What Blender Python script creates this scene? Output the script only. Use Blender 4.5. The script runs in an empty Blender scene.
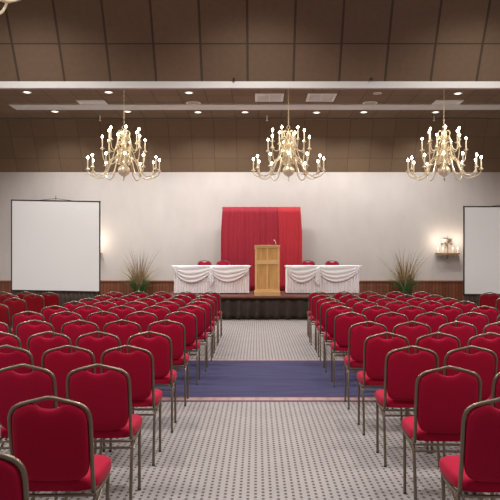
import bpy, math, random
from mathutils import Vector, Matrix
PI = math.pi
R = random.Random(7)
F, CX, CY, CH = 640.0, 257.0, 258.0, 1.585
col = bpy.context.scene.collection
def px(x, d): return (x - CX) * d / F
def pz(y, d): return CH + (CY - y) * d / F

# ---------------------------------------------------------------- materials
def mat(name, color, rough=.6, metal=0, noise=0, nscale=30, emit=None, estr=0, sheen=0, bump=0, bscale=200, spec=None):
    m = bpy.data.materials.new(name); m.use_nodes = True
    nt = m.node_tree; b = nt.nodes['Principled BSDF']
    b.inputs['Base Color'].default_value = (*color, 1)
    b.inputs['Roughness'].default_value = rough
    b.inputs['Metallic'].default_value = metal
    if spec is not None: b.inputs['Specular IOR Level'].default_value = spec
    if sheen:
        b.inputs['Sheen Weight'].default_value = sheen
        b.inputs['Sheen Roughness'].default_value = .4
    if emit:
        b.inputs['Emission Color'].default_value = (*emit, 1); b.inputs['Emission Strength'].default_value = estr
    if noise:
        tc = nt.nodes.new('ShaderNodeTexCoord'); n = nt.nodes.new('ShaderNodeTexNoise')
        n.inputs['Scale'].default_value = nscale; n.inputs['Detail'].default_value = 4
        nt.links.new(tc.outputs['Object'], n.inputs['Vector'])
        mx = nt.nodes.new('ShaderNodeMix'); mx.data_type = 'RGBA'
        mx.inputs[6].default_value = (*[c * (1 - noise) for c in color], 1)
        mx.inputs[7].default_value = (*[min(1, c * (1 + noise)) for c in color], 1)
        nt.links.new(n.outputs['Fac'], mx.inputs[0]); nt.links.new(mx.outputs[2], b.inputs['Base Color'])
    if bump:
        tc = nt.nodes.new('ShaderNodeTexCoord'); n = nt.nodes.new('ShaderNodeTexNoise')
        n.inputs['Scale'].default_value = bscale
        bp = nt.nodes.new('ShaderNodeBump'); bp.inputs['Strength'].default_value = bump; bp.inputs['Distance'].default_value = .004
        nt.links.new(tc.outputs['Object'], n.inputs['Vector']); nt.links.new(n.outputs['Fac'], bp.inputs['Height'])
        nt.links.new(bp.outputs['Normal'], b.inputs['Normal'])
    return m

class N:
    """tiny node-math helper"""
    def __init__(s, m): s.nt = m.node_tree; s.b = s.nt.nodes['Principled BSDF']
    def node(s, t): return s.nt.nodes.new(t)
    def link(s, a, b): s.nt.links.new(a, b)
    def math(s, op, a, b=0.0, c=None):
        n = s.node('ShaderNodeMath'); n.operation = op
        for i, v in enumerate((a, b, c)):
            if v is None: continue
            if hasattr(v, 'links'): s.link(v, n.inputs[i])
            else: n.inputs[i].default_value = v
        return n.outputs[0]
    def mix(s, fac, a, b):
        n = s.node('ShaderNodeMix'); n.data_type = 'RGBA'
        for k, v in ((0, fac), (6, a), (7, b)):
            if hasattr(v, 'links'): s.link(v, n.inputs[k])
            elif k: n.inputs[k].default_value = (*v, 1)
            else: n.inputs[k].default_value = v
        return n.outputs[2]
    def obj(s):
        tc = s.node('ShaderNodeTexCoord'); sp = s.node('ShaderNodeSeparateXYZ')
        s.link(tc.outputs['Object'], sp.inputs[0]); s.tc = tc.outputs['Object']
        return sp.outputs
    def noise(s, sc, det=4, vec=None):
        n = s.node('ShaderNodeTexNoise'); n.inputs['Scale'].default_value = sc; n.inputs['Detail'].default_value = det
        s.link(vec or s.tc, n.inputs['Vector']); return n.outputs['Fac']

def seam(n, u, T, ph, w):     # 1 near a seam, u in metres
    f = n.math('FRACT', n.math('DIVIDE', n.math('SUBTRACT', u, ph - 50 * T), T))
    d = n.math('ABSOLUTE', n.math('SUBTRACT', f, .5))       # .5 at seam
    return n.math('GREATER_THAN', d, .5 - w / T / 2)

def tile_mat(name, T, phx, phy, base, dark, wx, wy):
    m = mat(name, base, .85, spec=.2); n = N(m); o = n.obj()
    a = seam(n, o[0], T, phx, wx); b = seam(n, o[1], T, phy, wy)
    k = n.math('MAXIMUM', a, b)
    cellx = n.math('FLOOR', n.math('DIVIDE', n.math('SUBTRACT', o[0], phx - 50 * T), T))
    celly = n.math('FLOOR', n.math('DIVIDE', n.math('SUBTRACT', o[1], phy - 50 * T), T))
    wn = n.node('ShaderNodeTexWhiteNoise'); cb = n.node('ShaderNodeCombineXYZ')
    n.link(cellx, cb.inputs[0]); n.link(celly, cb.inputs[1]); n.link(cb.outputs[0], wn.inputs['Vector'])
    t = n.math('ADD', n.math('MULTIPLY', n.noise(14), .5), n.math('MULTIPLY', wn.outputs['Value'], .3))
    c = n.mix(t, [x * .8 for x in base], [x * 1.25 for x in base])
    n.link(n.mix(k, c, dark), n.b.inputs['Base Color'])
    return m

BR = (.215, .147, .094); BD = (.095, .068, .048)
M = {}
M['red'] = mat('red_fabric', (.33, .001, .026), .85, noise=.12, nscale=60, sheen=.05, bump=.15, bscale=400, spec=.2)
M['darkred'] = mat('crimson_fabric', (.24, .002, .010), .85, noise=.12, nscale=60, sheen=.1, spec=.2)
M['bronze'] = mat('bronze_metal', (.19, .148, .11), .36, .8)
M['brass'] = mat('pale_brass', (.88, .77, .56), .3, .65)
M['candle'] = mat('candle_sleeve', (.85, .76, .58), .5)
M['bulb'] = mat('bulb_glow', (1, .9, .7), .4, emit=(1, .86, .62), estr=35)
M['white'] = mat('white_paint', (.72, .69, .66), .5)
M['cloth'] = mat('white_cloth', (.92, .91, .94), .8, noise=.03, nscale=20)
M['screen'] = mat('screen_fabric', (.83, .825, .83), .7, spec=.2)
M['black'] = mat('black_metal', (.03, .027, .025), .4, .3)
M['oldcloth'] = mat('dark_skirt', (.052, .034, .026), .8, noise=.3, nscale=8)
M['deck'] = mat('stage_deck', (.12, .03, .025), .8, noise=.3, nscale=12)
M['rail'] = mat('stage_edge_wood', (.17, .075, .035), .5, noise=.25, nscale=10)
M['curtain'] = mat('red_drape', (.30, .005, .022), .75, noise=.1, nscale=6, sheen=.1)
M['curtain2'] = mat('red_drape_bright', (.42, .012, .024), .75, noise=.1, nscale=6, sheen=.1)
M['beam'] = mat('beam_white', (.74, .73, .70), .6, noise=.04, nscale=5)
M['vent'] = mat('vent_white', (.86, .85, .82), .5)
M['slot'] = mat('vent_dark', (.16, .14, .12), .6)
M['lens'] = mat('downlight_lens', (1, .95, .85), .4, emit=(1, .9, .75), estr=3.0)
M['dim'] = mat('unlit_lens', (.5, .42, .33), .4)
M['green'] = mat('green_leaf', (.07, .19, .04), .6, noise=.4, nscale=9)
M['straw'] = mat('dry_blade', (.42, .31, .17), .7, noise=.4, nscale=9)
M['brownblade'] = mat('brown_blade', (.14, .085, .05), .7, noise=.4, nscale=9)
M['pot'] = mat('dark_pot', (.05, .03, .02), .5)
M['crystal'] = mat('crystal', (.50, .44, .38), .15, spec=.8)
M['frosted'] = mat('sconce_glow', (1, .93, .8), .4, emit=(1, .88, .68), estr=2.2)
M['wallbrass'] = mat('aged_brass', (.42, .25, .14), .35, .7)
M['rubber'] = mat('rubber', (.03, .03, .03), .7)

def wood(name, a, b, scale, axis=2):
    m = mat(name, a, .42); n = N(m); n.obj()
    mp = n.node('ShaderNodeMapping'); s = [scale, scale, scale]; s[axis] = scale * .12
    mp.inputs['Scale'].default_value = s; n.link(n.tc, mp.inputs['Vector'])
    n.link(n.mix(n.noise(1.0, 6, mp.outputs[0]), a, b), n.b.inputs['Base Color'])
    return m
M['oak'] = wood('oak', (.46, .22, .065), (.86, .50, .18), 22)
M['oakl'] = wood('oak_light', (.66, .39, .16), (.92, .60, .27), 22, 0)
M['panelwood'] = wood('dark_wood', (.17, .055, .025), (.30, .115, .055), 18)

# wall plaster / wallpaper
m = mat('wall_paper', (.60, .545, .50), .8, spec=.2); n = N(m); n.obj()
mp = n.node('ShaderNodeMapping'); mp.inputs['Scale'].default_value = (1, 1, .5); n.link(n.tc, mp.inputs[0])
t = n.math('ADD', n.math('MULTIPLY', n.noise(3, 5, mp.outputs[0]), .6), n.math('MULTIPLY', n.noise(40, 3), .4))
n.link(n.mix(t, (.50, .46, .44), (.67, .625, .60)), n.b.inputs['Base Color']); M['wall'] = m
# wainscot: vertical boards
m = mat('wainscot_boards', (.2, .08, .04), .4); n = N(m); o = n.obj()
u = n.math('ADD', o[0], o[1])
s = seam(n, u, .10, 0, .012)
wn = n.node('ShaderNodeTexWhiteNoise'); wn.noise_dimensions = '1D'
n.link(n.math('FLOOR', n.math('DIVIDE', n.math('ADD', u, 50), .10)), wn.inputs['W'])
mp = n.node('ShaderNodeMapping'); mp.inputs['Scale'].default_value = (20, 20, 2.5); n.link(n.tc, mp.inputs[0])
t = n.math('ADD', n.math('MULTIPLY', wn.outputs['Value'], .5), n.math('MULTIPLY', n.noise(1, 5, mp.outputs[0]), .5))
n.link(n.mix(s, n.mix(t, (.12, .035, .017), (.26, .092, .045)), (.05, .018, .01)), n.b.inputs['Base Color']); M['wains'] = m
# patterned carpet
m = mat('patterned_carpet', (.45, .4, .37), .95, spec=.1); n = N(m); o = n.obj()
A, B = .0507, .060
def dots(ox, oy, rx, ry):
    fx = n.math('SUBTRACT', n.math('FRACT', n.math('DIVIDE', n.math('ADD', o[0], 50 + ox), 2 * A)), .5)
    fy = n.math('SUBTRACT', n.math('FRACT', n.math('DIVIDE', n.math('ADD', o[1], 50 + oy), B)), .5)
    ax = n.math('POWER', n.math('DIVIDE', n.math('MULTIPLY', fx, 2 * A), rx), 2.0)
    ay = n.math('POWER', n.math('DIVIDE', n.math('MULTIPLY', fy, B), ry), 2.0)
    return n.math('LESS_THAN', n.math('ADD', ax, ay), 1.0)
big = n.math('MAXIMUM', dots(0, 0, .011, .0165), dots(A, B / 2, .011, .0165))
small = n.math('MAXIMUM', dots(A, 0, .014, .006), dots(0, B / 2, .014, .006))
mot = n.noise(2.5, 4)
c = n.mix(mot, (.255, .232, .232), (.325, .30, .298))
c = n.mix(n.math('MULTIPLY', small, .16), c, (.16, .12, .11))
c = n.mix(n.math('MULTIPLY', big, .95), c, (.055, .036, .034))
fz = n.noise(180, 2)
c = n.mix(n.math('MULTIPLY', fz, .25), c, (.3, .26, .25))
n.link(c, n.b.inputs['Base Color']); M['carpet'] = m
m = mat('blue_carpet', (.04, .045, .11), .95, spec=.1); n = N(m); n.obj()
mp = n.node('ShaderNodeMapping'); mp.inputs['Scale'].default_value = (1.2, 5, 1); n.link(n.tc, mp.inputs[0])
n.link(n.mix(n.noise(1.5, 6, mp.outputs[0]), (.032, .028, .068), (.070, .068, .135)), n.b.inputs['Base Color']); M['blue'] = m
m = mat('pink_border', (.45, .3, .29), .95, spec=.1); n = N(m); o = n.obj()
s = seam(n, o[0], .16, 0, .05)
n.link(n.mix(n.math('MULTIPLY', s, .45), (.36, .25, .245), (.26, .16, .16)), n.b.inputs['Base Color']); M['pink'] = m
M['maroon'] = mat('maroon_line', (.10, .035, .055), .95, noise=.2)

# ---------------------------------------------------------------- mesh helper
class MB:
    def __init__(s): s.v = []; s.f = []
    def add(s, vs, fs):
        k = len(s.v); s.v += [tuple(v) for v in vs]; s.f += [tuple(i + k for i in f) for f in fs]; return s
    def box(s, x0, x1, y0, y1, z0, z1):
        vs = [(x, y, z) for x in (x0, x1) for y in (y0, y1) for z in (z0, z1)]
        return s.add(vs, [(0,1,3,2),(4,6,7,5),(0,4,5,1),(2,3,7,6),(0,2,6,4),(1,5,7,3)])
    def tube(s, pts, r, k=8, caps=True, closed=False):
        pts = [Vector(p) for p in pts]; n = len(pts); rs = r if isinstance(r, (list, tuple)) else [r] * n
        up = None; vs = []; fs = []
        for i, p in enumerate(pts):
            a = pts[(i - 1) % n] if (closed or i) else p; b = pts[(i + 1) % n] if (closed or i < n - 1) else p
            t = (b - a).normalized()
            if up is None:
                up = Vector((0, 0, 1)) if abs(t.z) < .9 else Vector((1, 0, 0))
            up = (up - t * up.dot(t)).normalized(); w = t.cross(up)
            for j in range(k):
                q = 2 * PI * j / k; vs.append(p + (up * math.cos(q) + w * math.sin(q)) * rs[i])
        for i in range(n if closed else n - 1):
            for j in range(k):
                a = i * k + j; b = i * k + (j + 1) % k; c = ((i + 1) % n) * k
                fs.append((a, b, c + (j + 1) % k, c + j))
        if caps and not closed:
            fs.append(tuple(range(k))[::-1]); fs.append(tuple((n - 1) * k + j for j in range(k)))
        return s.add(vs, fs)
    def lathe(s, prof, k=16, c=(0, 0, 0)):
        vs = []; fs = []; n = len(prof)
        for r, z in prof:
            for j in range(k):
                q = 2 * PI * j / k; vs.append((c[0] + r * math.cos(q), c[1] + r * math.sin(q), c[2] + z))
        for i in range(n - 1):
            for j in range(k):
                fs.append((i * k + j, i * k + (j + 1) % k, (i + 1) * k + (j + 1) % k, (i + 1) * k + j))
        fs.append(tuple(range(k))[::-1]); fs.append(tuple((n - 1) * k + j for j in range(k)))
        return s.add(vs, fs)
    def grid(s, fn, nu, nv, thick=None):
        vs = [fn(i / nu, j / nv) for i in range(nu + 1) for j in range(nv + 1)]
        fs = [(i * (nv + 1) + j, (i + 1) * (nv + 1) + j, (i + 1) * (nv + 1) + j + 1, i * (nv + 1) + j + 1) for i in range(nu) for j in range(nv)]
        return s.add(vs, fs)
    def pad(s, outline, layers, cx, cy, place):
        """cushion: outline (2D) scaled about (cx,cy) by layer scale at layer depth; place maps (u,v,w)->xyz"""
        k = len(outline); vs = []; fs = []
        for sc, w in layers:
            for u, v in outline: vs.append(place(cx + (u - cx) * sc, cy + (v - cy) * sc, w))
        n = len(layers)
        for i in range(n - 1):
            for j in range(k):
                fs.append((i * k + j, i * k + (j + 1) % k, (i + 1) * k + (j + 1) % k, (i + 1) * k + j))
        fs.append(tuple(range(k))[::-1]); fs.append(tuple((n - 1) * k + j for j in range(k)))
        return s.add(vs, fs)
    def build(s, name, m, parent=None, smooth=False, loc=None, rot=None, solid=0, bevel=0):
        me = bpy.data.meshes.new(name); me.from_pydata(s.v, [], s.f); me.validate()
        import bmesh
        bm = bmesh.new(); bm.from_mesh(me); bmesh.ops.recalc_face_normals(bm, faces=bm.faces); bm.to_mesh(me); bm.free()
        o = bpy.data.objects.new(name, me); col.objects.link(o); me.materials.append(M[m])
        if smooth:
            me.polygons.foreach_set('use_smooth', [True] * len(me.polygons))
            try: me.set_sharp_from_angle(angle=math.radians(50))
            except Exception: pass
        if parent: o.parent = parent
        if loc: o.location = loc
        if rot: o.rotation_euler = rot
        if solid:
            q = o.modifiers.new('Solidify', 'SOLIDIFY'); q.thickness = solid; q.offset = 0
        if bevel:
            q = o.modifiers.new('Bevel', 'BEVEL'); q.width = bevel; q.segments = 2
        return o
def tag(o, label, cat, group=None):
    o['label'] = label; o['category'] = cat
    if group: o['group'] = group
    return o
def empty(name, loc, label, cat, group=None, rz=0):
    o = bpy.data.objects.new(name, None); col.objects.link(o); o.location = loc; o.rotation_euler = (0, 0, rz)
    o.empty_display_size = .1
    return tag(o, label, cat, group)
def struct(o): o['kind'] = 'structure'; return o
def copy_tree(o, parent=None):
    c = o.copy(); col.objects.link(c); c.parent = parent
    for ch in list(o.children): copy_tree(ch, c)
    return c
def place_copy(src, loc, rz, label, group=None):
    c = copy_tree(src); c.location = loc; c.rotation_euler = (0, 0, rz); c['label'] = label
    if group: c['group'] = group
    return c

# ---------------------------------------------------------------- the room
WX, WY, ZC, ZB = 9.6, 19.5, 5.66, 4.20
Y0 = -1.0
struct(MB().box(-WX, WX, Y0, WY + .2, -.12, 0).build('floor', 'carpet'))
struct(MB().box(-WX, WX, WY, WY + .2, 0, ZB).build('wall_back', 'wall'))
struct(MB().box(-WX - .2, -WX, Y0, WY + .2, 0, 6).build('wall_left', 'wall'))
struct(MB().box(WX, WX + .2, Y0, WY + .2, 0, 6).build('wall_right', 'wall'))
struct(MB().box(-WX, WX, WY - .03, WY, .10, .86).build('trim_1', 'wains'))
struct(MB().box(-WX, WX, WY - .05, WY, .86, .90).build('trim_2', 'panelwood'))
struct(MB().box(-WX, WX, WY - .045, WY, 0, .10).build('baseboard_back', 'panelwood'))

# ceiling coffers (flat field and steep sides)
t1 = tile_mat('ceiling_tiles', .66, -1.94, .2, BR, BD, .018, .018); M['t1'] = t1
t2 = tile_mat('slope_tiles', .668, -1.94, -.22, BR, (.11, .075, .05), .014, .012); M['t2'] = t2
t3 = tile_mat('near_slope_tiles', .686, -.14, .547, BR, BD, .034, .020); M['t3'] = t3
dy = (ZC - ZB) / math.tan(math.radians(60))
L = (ZC - ZB) / math.sin(math.radians(60))
struct(MB().box(-WX, WX, 10.8, WY - dy + .02, ZC, ZC + .1).build('ceiling', 't1'))
struct(MB().box(-WX, WX, .2, 9.6 - dy, ZC, ZC + .1).build('ceiling', 't1'))
# back slope: local x along room, local y up the slope
struct(MB().box(-WX, WX, 0, L, -.1, 0).build('ceiling', 't2', loc=(0, WY, ZB), rot=(PI - math.radians(60), 0, 0)))
struct(MB().box(-WX, WX, 0, L, -.1, 0).build('ceiling', 't3', loc=(0, 9.6, 4.235), rot=(PI - math.radians(60), 0, 0)))
struct(MB().box(-WX, WX, 0, L, 0, .1).build('ceiling', 't2', loc=(0, 9.96, ZB + .06), rot=(math.radians(60), 0, 0)))
# white beam between coffers, small lips
struct(MB().box(-WX, WX, 9.60, 9.66, 4.137, 4.25).build('trim_3', 'beam'))
struct(MB().box(-WX, WX, 9.66, 10.0, 4.215, 4.32).build('trim_4', 'panelwood'))
struct(MB().box(-WX, WX, WY - dy - .05, WY - dy + .03, ZC - .03, ZC).build('trim_5', 'slot'))
# flat pale strip on the far ceiling
x0 = px(9, 16.95); 
tag(MB().box(x0, WX - .3, 16.93, 17.48, ZC - .03, ZC).build('ceiling_strip', 'beam'), 'long pale flat strip running across the far brown ceiling', 'ceiling strip')

# blue cross band with pink borders
d_n, d_f = 1014.4 / (397 - 258), 1014.4 / (361.2 - 258)
b = empty('carpet_band', (0, (d_n + d_f) / 2, 0), 'navy blue carpet band with pink borders crossing the aisle', 'carpet')
hw = (d_f - d_n) / 2
MB().box(-WX, WX, -hw, hw, 0, .004).build('carpet_field', 'blue', b)
MB().box(-WX, WX, -hw - .20, -hw, 0, .004).build('border', 'pink', b)
MB().box(-WX, WX, hw, hw + .14, 0, .004).build('border', 'pink', b)
MB().box(-WX, WX, -hw - .04, -hw + .0, .004, .005).box(-WX, WX, -hw - .24, -hw - .19, 0, .005).box(-WX, WX, hw, hw + .05, .004, .005).build('border_line', 'maroon', b)

# ---------------------------------------------------------------- chair
def lerp(a, b, t): return a + (b - a) * t
def cat(pts, n=4):
    P = [Vector(p) for p in pts]; out = []
    for i in range(len(P) - 1):
        a = P[max(i - 1, 0)]; b = P[i]; c = P[i + 1]; d = P[min(i + 2, len(P) - 1)]
        for k in range(n):
            t = k / n
            out.append(.5 * ((2 * b) + (c - a) * t + (2 * a - 5 * b + 4 * c - d) * t * t + (3 * b - a - 3 * c + d) * t ** 3))
    out.append(P[-1]); return out
def ylean(z): t = (z - .42) / .5; return .115 - .105 * t - .012 * math.sin(PI * t)
def make_chair(name, label, fabric='red'):
    t = empty(name, (0, 0, 0), label, 'chair')
    # back pad
    half = [(0, .856), (.03, .859), (.055, .869), (.073, .881), (.092, .884), (.120, .876), (.148, .862), (.170, .842), (.182, .80), (.184, .70), (.182, .60), (.175, .545), (.155, .507), (.12, .489), (.06, .482), (0, .481)]
    H = [(p.x, p.y) for p in cat([(a, b_, 0) for a, b_ in half], 2)]
    out = H + [(-a, b_) for a, b_ in H[-2:0:-1]]
    lay = [(.80, -.021), (.93, -.019), (.985, -.012), (1, 0), (.985, .012), (.93, .020), (.80, .026), (.5, .03)]
    lay = [(.5, -.023)] + lay
    MB().pad(out, lay, 0, .67, lambda u, v, w: (u, ylean(v) + w, v)).build('backrest', fabric, t, True)
    # seat cushion
    k = 36; o = []
    for j in range(k):
        q = 2 * PI * j / k; c, s_ = math.cos(q), math.sin(q)
        u = math.copysign(abs(c) ** .42, c); v = math.copysign(abs(s_) ** .42, s_)
        o.append((u * lerp(.205, .222, (v + 1) / 2), .30 + v * .205))
    lay = [(.90, .425), (.985, .43), (1, .445), (.998, .468), (.975, .484), (.90, .494), (.6, .502), (.3, .504)]
    MB().pad(o, lay, 0, .30, lambda u, v, w: (u, v, w - .0 + .03 * (v - .1) * 0)).build('seat', fabric, t, True)
    # arched back frame
    h = [(.190, .405), (.191, .50), (.193, .65), (.194, .78), (.190, .825), (.175, .856), (.146, .876), (.10, .890), (.05, .902), (.015, .911), (0, .912)]
    P = [(a, ylean(z), z) for a, z in h] + [(-a, ylean(z), z) for a, z in h[-2::-1]]
    MB().tube(cat(P, 3), .0112, 8).build('back_frame', 'bronze', t, True)
    # seat frame: rails and curved side braces
    fr = MB()
    for s in (-1, 1):
        fr.tube([(s * .197, .10, .412), (s * .198, .25, .405), (s * .198, .42, .415)], .010, 6)
        fr.tube(cat([(s * .198, .07, .30), (s * .198, .14, .34), (s * .198, .26, .385), (s * .198, .375, .40)], 3), .007, 6)
    fr.tube([(-.197, .44, .41), (.197, .44, .41)], .009, 6).tube([(-.197, .10, .41), (.197, .10, .41)], .009, 6)
    fr.build('seat_frame', 'bronze', t, True)
    for s in (-1, 1):
        for pts in ([(s * .198, .125, .415), (s * .199, .085, .34), (s * .201, .045, .18), (s * .203, .012, .012)],
                    [(s * .198, .415, .415), (s * .199, .395, .33), (s * .201, .38, .18), (s * .203, .365, .012)]):
            l = MB().tube(cat(pts, 2), .0105, 8).build('leg', 'bronze', t, True)
            e = Vector(pts[-1]); MB().lathe([(.0118, 0), (.0118, .014), (.010, .016)], 8, (e.x, e.y, 0)).build('foot_cap', 'rubber', l, True)
    MB().tube([(-.199, .092, .37), (.199, .092, .37)], .008, 6).build('stretcher', 'bronze', t, True)
    MB().tube([(-.199, .402, .37), (.199, .402, .37)], .008, 6).build('stretcher', 'bronze', t, True)
    return t
def dist(ytop): return (CH - .922) * F / (ytop - CY)

chair = [None, None]
def put_chair(X, d, label, group, rz=0, z=0, fab=0):
    if z: z += .001
    elif 6.6 < d < 10.3: z = .006
    if chair[fab] is None:
        c = make_chair('banquet_chair', label, ('red', 'darkred')[fab]); chair[fab] = c; c.location = (X, d, z); c.rotation_euler = (0, 0, rz); c['group'] = group; return c
    return place_copy(chair[fab], (X, d, z), rz, label, group)

ordn = ['front', 'second', 'third', 'fourth', 'fifth', 'sixth', 'seventh', 'eighth', 'ninth', 'tenth', 'eleventh']
seatn = ['on the aisle', 'second from the aisle', 'third from the aisle', 'fourth from the aisle', 'fifth from the aisle', 'sixth from the aisle']
# rows from the stage backwards: (y of frame peak, peak x positions from the aisle outwards)
LEFT = [(291.3, [210.6, 186, 161.8, 138, 113.8]), (294.7, [206, 180.5, 155, 129.6, 102.8]), (297.8, [202, 173.3, 145, 116.3, 88.6]),
        (301.3, [198, 166.5, 135.2, 104.5, 74.6]), (305.7, [191, 155.5, 121.9, 87.5, 54.6]), (311.4, [180.5, 141.2, 102.6, 65.5, 28]),
        (320.2, [166, 121.9, 79.5, 34.5, -10.5]), (331.3, [149.2, 97.7, 48.3, -2.2]), (345.2, [126.5, 67.5, 5.5]),
        (364, [97.5, 22.4]), (396.2, [48.3])]
RIGHT = [(291.3, [318.9, 344.1, 369, 395.5, 421.6]), (294.5, [322.4, 350, 378, 406, 434]), (297.6, [328.7, 358.2, 388, 418, 448.2]),
         (301.1, [333.6, 366.3, 398.5, 431.4, 465]), (306, [340.6, 376.8, 411.8, 448.2, 485]), (312.3, [351.1, 391.9, 431.4, 472.7, 513.5]),
         (321.7, [368.4, 412.5, 458, 503]), (332.3, [387.0, 438.6, 490.9]), (345.7, [412.6, 472, 531]),
         (366, [449.7, 527]), (397, [506.5])]
JR = random.Random(3)
for side, rows in (('left', LEFT), ('right', RIGHT)):
    for i, (yt, xs) in enumerate(rows):
        d = dist(yt)
        for j, x in enumerate(xs):
            ex = ', nearest to the front edge of the stage' if i == 0 and j == 0 else ''
            put_chair(px(x, d), d, 'red chair in %s block, %s row from the stage, %s' % (side, ordn[i], seatn[j]), 'red chairs in the %s seating block' % side, rz=JR.uniform(-.02, .02) + (-.02 if side == 'right' else .02))
put_chair(px(-33, 2.25), 2.25, 'red banquet chair cut off in the bottom left corner, nearest the viewer', 'red chairs in the left seating block')
# outer blocks
for x, y, lab in ((49, 292, 'chair at the right end of the front row, under left screen'),
                  (25.2, 291.4, 'chair second from the right in front row, under left screen'),
                  (2.3, 291.4, 'chair at the left end of the front row, under left screen'),
                  (33, 293.8, 'chair just behind the front row, under the middle of the left screen'),
                  (8.3, 293.8, 'chair just behind the front row, at the left screen\'s left edge'),
                  (14, 297.6, 'chair with whole back showing below the left screen\'s corner'),
                  (-13.4, 297.6, 'chair at the left picture edge beside the whole-backed one'),
                  (-5, 303, 'chair cut off by left picture edge, nearest of its block')):
    put_chair(px(x, dist(y)), dist(y), 'dull red banquet ' + lab, 'dull red chairs of the outer left block', rz=-.05, fab=1)
for x, y, lab in ((490, 292, 'chair under the right projection screen, its whole back showing'),
                  (508, 296, 'chair cut off by the right picture edge below the right screen')):
    put_chair(px(x, dist(y)), dist(y), 'dull red banquet ' + lab, 'dull red chairs of the outer right block', fab=1)

# ---------------------------------------------------------------- stage
SZ = .60; SF = 16.38; SX0, SX1 = px(160, SF), px(372, SF)
st = empty('stage', ((SX0 + SX1) / 2, SF, 0), 'low wooden stage with black pleated skirt in front of the back wall', 'stage')
cx = (SX0 + SX1) / 2; hx = (SX1 - SX0) / 2; SD = WY - SF - .06
MB().box(-hx, hx, 0, SD, SZ - .06, SZ).build('deck', 'deck', st)
MB().box(-hx - .02, hx + .02, -.02, 0, SZ - .036, SZ).build('edge_trim', 'rail', st)
def skirtfn(w0, w1, z0, z1, per, amp, seed):
    q = random.Random(seed); ph = [q.uniform(0, 6.28) for _ in range(3)]
    def f(u, v):
        x = lerp(w0, w1, u); z = lerp(z1, z0, v); a = amp * (.35 + .65 * v)
        s = math.sin(x / per * 2 * PI + 1.2 * math.sin(x * 2.3 + ph[0])) + .4 * math.sin(x / per * 4.3 + ph[1])
        return (x, -a * s, z)
    return f
MB().grid(lambda u, v: (lambda p: (p[0], p[1] + .06, p[2]))(skirtfn(-hx, hx, .01, SZ - .036, .27, .045, 1)(u, v)), 260, 4).build('skirt', 'oldcloth', st, True, solid=.004)
for s in (-1, 1):
    MB().grid(lambda u, v: (s * (hx - .03) + .015 * math.sin(u * 60), .06 + u * (SD - .08), lerp(SZ - .08, .01, v)), 80, 2).build('skirt', 'oldcloth', st, True, solid=.004)

# drape on its pipe stand
DY = 19.15
dx0, dx1 = px(221, DY), px(302, DY); dcx = (dx0 + dx1) / 2; dw = (dx1 - dx0) / 2; DZ = pz(207, DY) - SZ
dr = empty('pipe_and_drape', (dcx, DY, SZ), 'tall red pleated drape hanging behind the wooden podium', 'curtain')
MB().tube([(-dw + .03, 0, DZ - .03), (dw - .06, 0, DZ - .03)], .018, 8).build('crossbar', 'black', dr, True)
for s in (-1, 1):
    MB().tube([(s * (dw - .06), .02, 0), (s * (dw - .06), .02, DZ - .02)], .018, 8).lathe([(.14, 0), (.14, .012), (.02, .02)], 16, (s * (dw - .2), .0, 0)).build('upright', 'black', dr, True)
edges = [-1, -.42, -.06, .42, 1]
for k in range(4):
    a, b_ = edges[k], edges[k + 1]
    def f(u, v, a=a, b_=b_, k=k):
        t = lerp(a, b_, u); z = DZ * (1 - v) + .02 * v
        flare = lerp(.955, 1.0, min(1, (v * 3.2)) ** .8)
        x = t * dw * flare
        fold = .010 * math.sin(t * 31 + k + 2 * math.sin(t * 7)) + .008 * math.sin(t * 71 + 2 * k + v * .8 + 1.5 * math.sin(t * 13)) + .02 * (1 - 2 * abs(u - .5)) * (k % 2)
        return (x, -.045 + fold * (.5 + .5 * min(1, v * 4)), z)
    MB().grid(f, 60, 14).build('drape_panel', 'curtain2' if k == 3 else 'curtain', dr, True, solid=.006)

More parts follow.
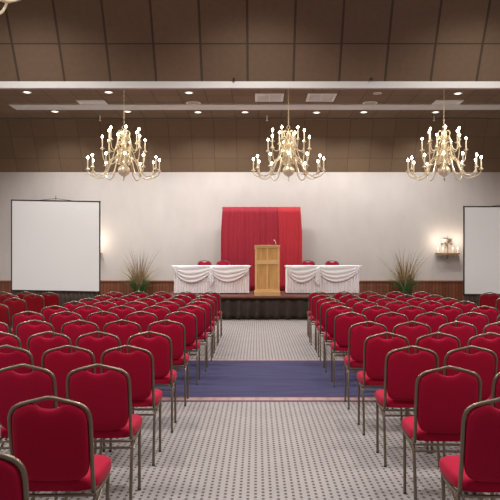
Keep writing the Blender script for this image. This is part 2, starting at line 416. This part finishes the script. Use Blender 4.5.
# ---------------------------------------------------------------- tables and cloths
def table_set(xa, xb, side):
    TY = 17.45; X0, X1 = px(xa, TY), px(xb, TY); w = (X1 - X0) / 2; c = (X0 + X1) / 2; th = .775; dp = .38
    t = empty('folding_table', (c, TY + dp, SZ + .006), 'folding table under a white cloth on the %s side of the stage' % side, 'table', 'folding tables on the stage')
    MB().box(-w + .03, w - .03, -dp + .03, dp - .03, th - .03, th - .006).build('tabletop', 'white', t)
    for sx in (-1, 1):
        for sy in (-1, 1):
            MB().tube([(sx * (w - .25), sy * (dp - .08), 0), (sx * (w - .27), sy * (dp - .1), th - .03)], .014, 8).build('leg', 'white', t, True)
    g = MB()
    # skirt: front and two ends with fine pleats
    q = random.Random(xa)
    zb = .03
    per = [(-w, dp), (-w, -dp), (w, -dp), (w, dp)]
    pts = []
    for (ax, ay), (bx, by) in zip(per, per[1:]):
        ln = math.hypot(bx - ax, by - ay); k = int(ln / .012)
        nx, ny = (by - ay) / ln, -(bx - ax) / ln
        for i in range(k): pts.append((lerp(ax, bx, i / k), lerp(ay, by, i / k), nx, ny))
    pts.append((w, dp, 1, 0))
    run = 0; n_ = len(pts)
    def f(u, v):
        i = int(round(u * (n_ - 1))); x, y, nx, ny = pts[i]
        s = math.sin(i * .012 / .075 * 2 * PI + .8 * math.sin(i * .05)) * .011 * (.3 + .7 * v)
        return (x + nx * s * (-1 if ny > 0 else 1), y - abs(ny) * (s) , lerp(th - .01, zb, v))
    g.grid(f, n_ - 1, 5)
    g.box(-w - .005, w + .005, -dp - .005, dp + .005, th - .012, th + .004)
    cl = g.build('table_skirt', 'cloth', None, True, loc=(c, TY + dp, SZ))
    tag(cl, 'white pleated cloth with swags covering the %s stage table' % side, 'tablecloth', 'white cloths on the stage tables')
    def swag(x0, x1, drop, low):
        def f(u, v):
            x = lerp(x0, x1, u); bow = (math.sin(PI * min(1, max(0, u ** low)))) ** .75
            dd = .12 + drop * bow
            z = th + .008 - v * dd
            fold = (.5 + .5 * math.sin(v ** 1.3 * 7 * PI + .8 * math.sin(u * 5 + xa))) * .014 * (.3 + bow)
            return (x + .02 * math.sin(v * 3) * (1 - 2 * u), -dp - .022 - fold - .014 * math.sin(PI * v), z)
        return MB().grid(f, 46, 24)
    ov = MB()
    split = 0.0 if side == 'left' else -.14 * w
    swag(-w - .02, split + .03, .36, .95).build('swag', 'cloth', cl, True, solid=.006)
    swag(split - .03, w + .02, .34, .9).build('swag', 'cloth', cl, True, solid=.006)
    # gathered tail in the middle and pointed corner falls
    MB().grid(lambda u, v: (split + lerp(-.05, .05, u) * (.6 + 1.1 * v), -dp - .05 - .016 * abs(math.sin(u * 3 * PI)), th - .03 - v * (.38 + .17 * (1 - abs(2 * u - 1)))), 30, 8).build('gathered_tail', 'cloth', cl, True, solid=.005)
    for s in (-1, 1):
        MB().grid(lambda u, v: (s * (w - .10 + .18 * u * (1 - .75 * v)), -dp - .045 - .01 * abs(math.sin(u * 3 * PI)), th + .004 - v * (.16 + .10 * (1 - abs(2 * u - 1)))), 16, 8).build('corner_fall', 'cloth', cl, True, solid=.005)
    return c, TY
table_set(174, 248.5, 'left'); table_set(287, 359, 'right')

# chairs behind the tables, facing the room
for x, y, lab in ((204.5, 259.3, 'behind the left stage table, left of the pair'), (223.5, 259.8, 'behind the left stage table, right of the pair'),
                  (308, 259.6, 'behind the right stage table, left of the pair'), (332, 259.3, 'behind the right stage table, right of the pair')):
    put_chair(px(x, 18.85), 18.85, 'red banquet chair facing the room ' + lab, 'red chairs on the stage', rz=PI, z=SZ)

# ---------------------------------------------------------------- podium
PY = 16.6; pw = 24.2 * PY / F / 2; ph = pz(245, PY) - SZ
p = empty('podium', (px(267.3, PY), PY, SZ), 'tall light oak podium with two rows of front panels', 'podium')
MB().box(-pw, pw, .02, .42, .12, ph - .03).build('body', 'oak', p)
fr = MB()
for x0_, x1_ in ((-pw - .005, -pw + .05), (-.018, .018), (pw - .05, pw + .005)): fr.box(x0_, x1_, 0, .02, .12, ph - .03)
for z0_, z1_ in ((.12, .17), (ph * .62, ph * .62 + .11), (ph - .075, ph - .03)): fr.box(-pw - .005, pw + .005, -.006, .02, z0_, z1_)
fr.build('front_frame', 'oakl', p, bevel=.003)
MB().box(-pw - .025, pw + .025, -.04, .46, 0, .12).build('base', 'oakl', p, bevel=.006)
MB().add([(-pw - .02, -.02, ph - .03), (pw + .02, -.02, ph - .03), (pw + .02, .44, ph - .10), (-pw - .02, .44, ph - .10), (-pw - .02, -.02, ph), (pw + .02, -.02, ph), (pw + .02, .44, ph - .07), (-pw - .02, .44, ph - .07)],
         [(0,1,2,3),(4,5,6,7),(0,1,5,4),(1,2,6,5),(2,3,7,6),(3,0,4,7)]).build('reading_top', 'oakl', p, bevel=.004)
mc = empty('microphone', (px(275.8, PY), PY + .1, SZ + ph - .002), 'small gooseneck microphone standing on the podium top', 'microphone')
MB().lathe([(.03, 0), (.03, .015), (.01, .02)], 12).build('base', 'black', mc, True)
MB().tube(cat([(0, 0, .015), (0, 0, .06), (-.01, .02, .10), (-.03, .05, .125)], 3), .005, 6).build('gooseneck', 'vent', mc, True)
MB().tube([(-.03, .05, .125), (-.045, .07, .135)], [.011, .013], 8).build('capsule', 'vent', mc, True)

# ---------------------------------------------------------------- projection screens
def screen(xl, xr, yt, yb, d, roll, lab, hook):
    X0, X1, Z0, Z1 = px(xl, d), px(xr, d), pz(yb, d), pz(yt, d); c = (X0 + X1) / 2; w = (X1 - X0) / 2
    s = empty('projection_screen', (c, d, 0), lab, 'screen', 'projection screens')
    s.rotation_euler = (0, 0, 0)
    def sh(x, y, z): return (x, y, z - roll * x)
    def bx(mb, *a):
        k = len(mb.v); mb.box(*a); mb.v[k:] = [sh(*v) for v in mb.v[k:]]; return mb
    bx(MB(), -w + .02, w - .02, 0, .008, Z0 + .02, Z1 - .02).build('screen_surface', 'screen', s)
    f = MB(); bx(f, -w, -w + .03, -.006, .03, Z0, Z1); bx(f, w - .03, w, -.006, .03, Z0, Z1); bx(f, -w, w, -.006, .03, Z1 - .03, Z1); bx(f, -w, w, -.006, .03, Z0, Z0 + .03)
    f.build('screen_frame', 'black', s)
    f = MB().tube([(0, .015, Z1 - .03), (0, .015, Z1 + .13)], .008, 6).tube([(-.5, .015, Z1 - .01 + roll * .5), (0, .015, Z1 + .05), (.5, .015, Z1 - .01 - roll * .5)], .007, 6)
    f.build('hook_bracket', 'black', s, True)
    for k in (-1, 1):
        MB().tube([(k * (w - .25), .05, 0), (k * (w - .25), .05, Z1 - .2)], .018, 8).tube([(k * (w - .25), -.35, .012), (k * (w - .25), .45, .012)], .018, 8).build('leg', 'black', s, True)
    g = skirtfn(-w + .02, w - .02, .05, Z0 - .005, .12, .02, 5)
    MB().grid(lambda u, v: (lambda q: (q[0], q[1] + .02, q[2] - roll * q[0] * (1 - v)))(g(u, v)), 200, 3).build('skirt', 'oldcloth', s, True, solid=.004)
screen(11, 100.3, 200.3, 291.6, 17.3, .018, 'large white projection screen on the left with a black skirt', 0)
screen(463.5, 553, 206, 295, 17.3, 0.0, 'large white projection screen cut off by the right picture edge', 0)

# ---------------------------------------------------------------- plants
def plant(x, d, lab, seed):
    q = random.Random(seed); ztop = .62
    t = empty('potted_grass', (px(x, d), d, 0), lab, 'plant', 'potted grasses by the back wall')
    MB().lathe([(.13, 0), (.16, .02), (.20, .5), (.215, .56), (.215, .60), (.19, .60), (.18, .54)], 20).build('pot', 'pot', t, True)
    def blades(n, hmin, hmax, lean, wd, droop, base=.12):
        g = MB()
        for i in range(n):
            a = q.uniform(0, 2 * PI); h = q.uniform(hmin, hmax); ln = q.uniform(.1, 1) * lean; r = q.uniform(0, base)
            bx, by = r * math.cos(a), r * math.sin(a); pa = a + q.uniform(-.5, .5) + PI / 2
            w = wd * q.uniform(.6, 1.2); k = 6; vs = []
            for j in range(k + 1):
                s = j / k; o = ln * h * (s ** 1.6); z = ztop - .06 + h * (s - droop * s ** 3 * ln)
                ww = w * (1 - s) ** .6 * (.6 + .8 * s if s < .5 else 1)
                cx_, cy_ = bx + o * math.cos(a), by + o * math.sin(a)
                cy_ = min(cy_, .50)
                vs += [(cx_ - ww * math.cos(pa), min(cy_ - ww * math.sin(pa), .52), z), (cx_, cy_ , z + ww * .35), (cx_ + ww * math.cos(pa), min(cy_ + ww * math.sin(pa), .52), z)]
            fs = []
            for j in range(k):
                a_ = j * 3; fs += [(a_, a_ + 1, a_ + 4, a_ + 3), (a_ + 1, a_ + 2, a_ + 5, a_ + 4)]
            g.add(vs, fs)
        return g
    blades(240, .22, .60, 1.15, .014, .35, .18).build('green_leaves', 'green', t, True)['label'] = 'green leaves at the foot of the clump'
    blades(190, .5, 1.15, .95, .013, .25).build('dry_blades', 'straw', t, True)['label'] = 'straw coloured tall blades'
    g = blades(40, .85, 1.5, .75, .010, .1)
    g.build('brown_blades', 'brownblade', t, True)['label'] = 'thin dark brown blades'
plant(139.5, 18.85, 'tall ornamental grass in a pot by the wall, left of the stage', 11)
plant(405, 18.85, 'tall ornamental grass in a pot by the wall, right of the stage', 23)

# ---------------------------------------------------------------- wall sconces
def sconce(x, lab):
    t = empty('wall_sconce', (px(x, WY - .1), WY - .06, pz(253.5, WY)), lab, 'sconce', 'crystal sconces on the back wall')
    MB().box(-.36, .36, -.12, .03, -.02, .02).box(-.30, .30, -.14, .02, -.035, -.02).build('shelf_bar', 'wallbrass', t, bevel=.006)
    MB().lathe([(.03, -.16), (.05, -.12), (.02, -.08), (.045, -.04), (.02, 0), (.014, .25), (.03, .3), (.012, .36), (.02, .46), (.004, .54)], 12, (0, -.07, 0)).build('stem', 'wallbrass', t, True)
    MB().lathe([(.03, .30), (.12, .335), (.19, .385), (.215, .43), (.20, .43), (.10, .37)], 20, (0, -.07, 0)).build('crystal_bowl', 'crystal', t, True)
    for k in range(10):
        a = 2 * PI * k / 10; xx, yy = .2 * math.cos(a), -.07 + .1 * math.sin(a)
        MB().lathe([(.002, .30), (.014, .32), (.016, .345), (.004, .39)], 6, (xx, yy, 0)).build('crystal_drop', 'crystal', t)
    for xx in (-.3, -.15, .15, .3):
        c = MB().lathe([(.03, .02), (.035, .03), (.012, .035), (.012, .12), (.010, .125)], 10, (xx, -.07, 0)).build('candle', 'candle', t, True)
        MB().lathe([(.008, .125), (.017, .145), (.014, .17), (.003, .20)], 8, (xx, -.07, 0)).build('bulb', 'frosted', c, True)
        MB().lathe([(.002, -.13), (.013, -.10), (.012, -.08), (.002, -.04)], 6, (xx * 1.1, -.07, 0)).build('crystal_drop', 'crystal', t)
    for xx in (-.22, .22):
        l = bpy.data.lights.new('sconce_lamp', 'POINT'); l.energy = SCONCE; l.color = (1, .86, .68); l.shadow_soft_size = .02
        o = bpy.data.objects.new('sconce_lamp', l); col.objects.link(o); o.parent = t; o.location = (xx * 1.3, -.26, .40)
SCONCE = 6.5
sconce(447.5, 'lit crystal candle sconce on the back wall left of the right screen')
sconce(90, 'lit crystal sconce hidden behind the left projection screen, glow beside it')

# ---------------------------------------------------------------- chandeliers
ZCH = 3.30   # lowest arm level
def arm_mesh(r, zcup, zroot, dip, rroot):
    """S-curved arm in local xz plane, from the stem to the cup"""
    P = [(rroot, 0, zroot), (rroot + .10 * r, 0, zroot + .05), (rroot + .28 * r, 0, zroot + .01), (r * .55, 0, lerp(zroot, dip, .75)), (r * .75, 0, dip), (r * .93, 0, dip + .035), (r, 0, zcup - .03), (r, 0, zcup)]
    g = MB().tube(cat(P, 3), .0105, 6)
    # scroll
    sc = [(rroot + .06 + .05 * math.cos(a) * (1 - a / 9), 0, zroot - .05 + .05 * math.sin(a) * (1 - a / 9)) for a in [k * .6 for k in range(10)]]
    g.tube(sc, .006, 5)
    g.lathe([(.012, -.02), (.05, .0), (.045, .008), (.018, .012), (.026, .03), (.022, .035)], 12, (r, 0, zcup))
    return g
def chandelier(loc, lab, rz, first=[None]):
    if first[0]: return place_copy(first[0], loc, rz, lab)
    t = empty('chandelier', loc, lab, 'chandelier', 'brass candle chandeliers')
    first[0] = t; t.rotation_euler = (0, 0, rz)
    # origin = bottom finial; heights above it
    prof = [(.004, 0), (.016, .02), (.012, .05), (.03, .065), (.09, .10), (.13, .16), (.125, .22), (.08, .28), (.035, .31), (.06, .34), (.035, .37), (.028, .43), (.07, .46), (.09, .50), (.075, .55), (.03, .59), (.026, .66), (.055, .69), (.07, .73), (.05, .78), (.022, .82), (.022, .90), (.05, .93), (.055, .96), (.03, 1.0), (.012, 1.04), (.012, 1.07)]
    MB().lathe(prof, 20).build('body', 'brass', t, True)
    zt = ZC - loc[2]
    ring = [(.035 * math.cos(a), 0, 1.10 + .035 * math.sin(a)) for a in [k * PI / 6 for k in range(12)]]
    g = MB().tube(ring, .007, 6, closed=True)
    z = 1.135; k = 0
    while z < zt - .06:
        lk = [((.013 * math.cos(a)) * (k % 2), (.013 * math.cos(a)) * (1 - k % 2), z + .03 + .028 * math.sin(a)) for a in [q * PI / 4 for q in range(8)]]
        g.tube(lk, .0045, 4, closed=True); z += .046; k += 1
    g.build('chain', 'brass', t, True)
    MB().lathe([(.01, zt - .07), (.05, zt - .05), (.075, zt - .015), (.075, zt)], 16).build('canopy', 'brass', t, True)
    for r, zc, zr, dip, rr, n_, a0 in ((.74, .19, .40, .045, .07, 12, .13), (.455, .62, .62, .36, .05, 6, .35), (.335, .80, .86, .60, .04, 6, .75)):
        am = arm_mesh(r, zc, zr, dip, rr); cm = None
        for i in range(n_):
            a = a0 + 2 * PI * i / n_
            if cm is None:
                A_ = am.build('arm', 'brass', t, True)
                C_ = MB().lathe([(.012, .02), (.013, .215), (.006, .22)], 8, (r, 0, zc)).build('candle', 'candle', A_, True)
                B_ = MB().lathe([(.006, .22), (.019, .232), (.024, .246), (.017, .262), (.002, .28)], 8, (r, 0, zc)).build('bulb', 'bulb', A_, True)
                A_.rotation_euler = (0, 0, a); cm = A_
            else:
                c = copy_tree(cm, t); c.rotation_euler = (0, 0, a)
    # small looping decorative scrolls round the stem
    for zz, rr, n_ in ((0, 1, 8), (-.24, 1.25, 8), (-.50, 1.5, 8)):
        sc0 = None
        for i in range(n_):
            a = 2 * PI * i / n_ + .3 + zz
            P = [(.03, 0, 1.0 + zz), (.09 * rr, 0, 1.03 + zz), (.13 * rr, 0, .97 + zz), (.10 * rr, 0, .88 + zz), (.05, 0, .84 + zz)]
            if sc0 is None: sc0 = o = MB().tube(cat(P, 3), .0075, 5).build('scroll', 'brass', t, True)
            else: o = copy_tree(sc0, t)
            o.rotation_euler = (0, 0, a)
    return t
zb = pz(179.5, 13.5)
NR = .37
chandelier((px(124, 13.5), 13.5, zb), 'lit brass candle chandelier on the left, above the left screen', .1)
chandelier((px(288.5, 13.5), 13.5, zb), 'lit brass candle chandelier in the middle, above the red drape', .35)
chandelier((px(444, 13.5), 13.5, zb), 'lit brass candle chandelier on the right, above the right sconce', .62)
chandelier((-2.2, 4.0, zb + .02), 'brass chandelier near the viewer, only arms showing in the top left corner', NR)

# ---------------------------------------------------------------- ceiling fixtures
def downlight(x, y, lit=True, r=.085, lab='', cat_='downlight', nm='recessed_downlight', power=0, pos=None):
    d = (ZC - CH) * F / (CY - y) if pos is None else pos[1]
    X = px(x, d) if pos is None else pos[0]
    t = empty(nm, (X, d, ZC), lab, cat_, 'recessed ceiling downlights' if nm == 'recessed_downlight' else 'round ceiling speakers')
    MB().lathe([(r, 0), (r + .025, -.004), (r + .025, -.012), (r, -.014), (r - .01, -.006)], 20).build('trim_ring', 'vent', t, True)
    MB().lathe([(.001, -.006), (r - .008, -.0075), (r - .008, -.004)], 20).build('lens', 'lens' if lit else 'dim', t, True)
    if power:
        l = bpy.data.lights.new('downlight_lamp', 'SPOT'); l.energy = power; l.color = (1, .965, .92); l.shadow_soft_size = .10
        l.spot_size = math.radians(140); l.spot_blend = .6
        o = bpy.data.objects.new('downlight_lamp', l); col.objects.link(o); o.parent = t; o.location = (0, 0, -.10)
PW = 215
vis = [(27, 92), (108.5, 92), (189, 92.4), (458, 93.2), (55, 111.3), (127.5, 111.3), (198, 112), (245, 112), (316.5, 112.3), (363.8, 112), (435.6, 112)]
pos_w = ['farthest left of the near line', 'above the left chandelier', 'between the left and middle chandeliers in the near line', 'above the right chandelier, tilted to the right',
         'farthest left of the far line', 'behind the left chandelier chain', 'right of the round speaker, left half of the far line', 'left of the middle chandelier chain in the far line',
         'right of the middle chandelier chain in the far line', 'left of the right chandelier in the far line', 'beside the right chandelier chain in the far line']
for (x, y), w_ in zip(vis, pos_w): downlight(x, y, lab='small lit recessed ceiling downlight, ' + w_, power=PW)
downlight(377.4, 93, False, lab='unlit recessed downlight on the ceiling right of the vents', power=0)
downlight(193.4, 102.8, False, .17, 'round pale ceiling speaker on the left half of the ceiling', 'speaker', 'ceiling_speaker')
downlight(370, 102.8, False, .17, 'round pale ceiling speaker on the right half of the ceiling', 'speaker', 'ceiling_speaker')
# unseen downlights added overhead in the near coffer to light the room
for i, X in enumerate((-6.4, -3.2, 0, 3.2, 6.4)):
    for j, Y in enumerate((2.2, 5.0, 7.8)):
        downlight(0, 0, lab='added unseen downlight overhead in the near ceiling, outside the picture', power=PW * 1.3, pos=(X, Y))
    downlight(0, 0, lab='added unseen downlight just beyond the white beam, hidden by it', power=PW * (2.3 if abs(X) > 5 else 1.1), pos=(X, 12.2))  # extra row added behind the beam, stronger at the sides to brighten dim corners

def vent(x, y, w, h, lab):
    d = (ZC - CH) * F / (CY - y)
    t = empty('ceiling_vent', (px(x, d), d, ZC), lab, 'vent', 'square ceiling air vents')
    MB().box(-w, w, -h, -h + .06, -.02, 0).box(-w, w, h - .06, h, -.02, 0).box(-w, -w + .06, -h + .06, h - .06, -.02, 0).box(w - .06, w, -h + .06, h - .06, -.02, 0).build('frame', 'vent', t)
    MB().box(-w + .06, w - .06, -h + .06, h - .06, -.004, -.001).build('backing', 'slot', t)
    g = MB(); k = 9
    for i in range(k):
        y_ = lerp(-h + .08, h - .08, i / (k - 1)); g.box(-w + .06, w - .06, y_ - .018, y_ + .018, -.014, -.006)
    g.box(-.012, .012, -h + .06, h - .06, -.018, -.014)
    g.build('slats', 'vent', t)
vent(269.3, 97.2, .36, .38, 'square white ceiling vent above the middle chandelier, left of its chain')
vent(321, 97.2, .36, .38, 'square white ceiling vent right of the middle chandelier\'s chain')
vent(92.5, 102.4, .36, .26, 'pale ceiling vent left of the left chandelier\'s chain')
vent(447, 102.4, .36, .26, 'pale ceiling vent around the right chandelier\'s chain')
for x, w_ in ((100, 'left of the left chandelier chain'), (267, 'left of the middle chandelier chain'), (434, 'left of the right chandelier chain')):
    d = 18.3; t = empty('sprinkler_head', (px(x, d), d, ZC), 'small sprinkler head hanging from the ceiling ' + w_, 'sprinkler', 'ceiling sprinkler heads')
    MB().tube([(0, 0, 0), (0, 0, -.13)], .018, 8).build('pipe', 'vent', t, True)
    MB().lathe([(.02, -.13), (.035, -.14), (.035, -.15), (.01, -.16)], 12).build('deflector', 'vent', t, True)
for x, w_ in ((234, 'left of centre'), (371, 'right of centre')):
    t = tag(MB().lathe([(.0, -.02), (.016, -.015), (.018, 0), (.018, .012)], 12).build('sprinkler_head', 'black', None, True, loc=(px(x, 9.6), 9.57, ZB + .06)), 'tiny dark knob fixed on the front of the white beam, ' + w_, 'sprinkler', 'knobs on the white beam')

# ---------------------------------------------------------------- world, camera, view
w = bpy.data.worlds.new('World'); bpy.context.scene.world = w; w.use_nodes = True
bg = w.node_tree.nodes['Background']; bg.inputs['Color'].default_value = (1, .97, .95, 1); bg.inputs['Strength'].default_value = .26
cam = bpy.data.cameras.new('Camera'); co = bpy.data.objects.new('Camera', cam); col.objects.link(co)
co.location = (0, 0, CH); co.rotation_euler = (PI / 2, 0, 0)
cam.sensor_width = 36; cam.sensor_fit = 'HORIZONTAL'; cam.lens = F / 500 * 36
cam.shift_x = -(CX - 250) / 500; cam.shift_y = (CY - 250) / 500
cam.clip_start = .05
sc = bpy.context.scene; sc.camera = co
sc.view_settings.view_transform = 'Standard'; sc.view_settings.look = 'None'; sc.view_settings.exposure = 0; sc.view_settings.gamma = 1
sc.view_settings.use_curve_mapping = False
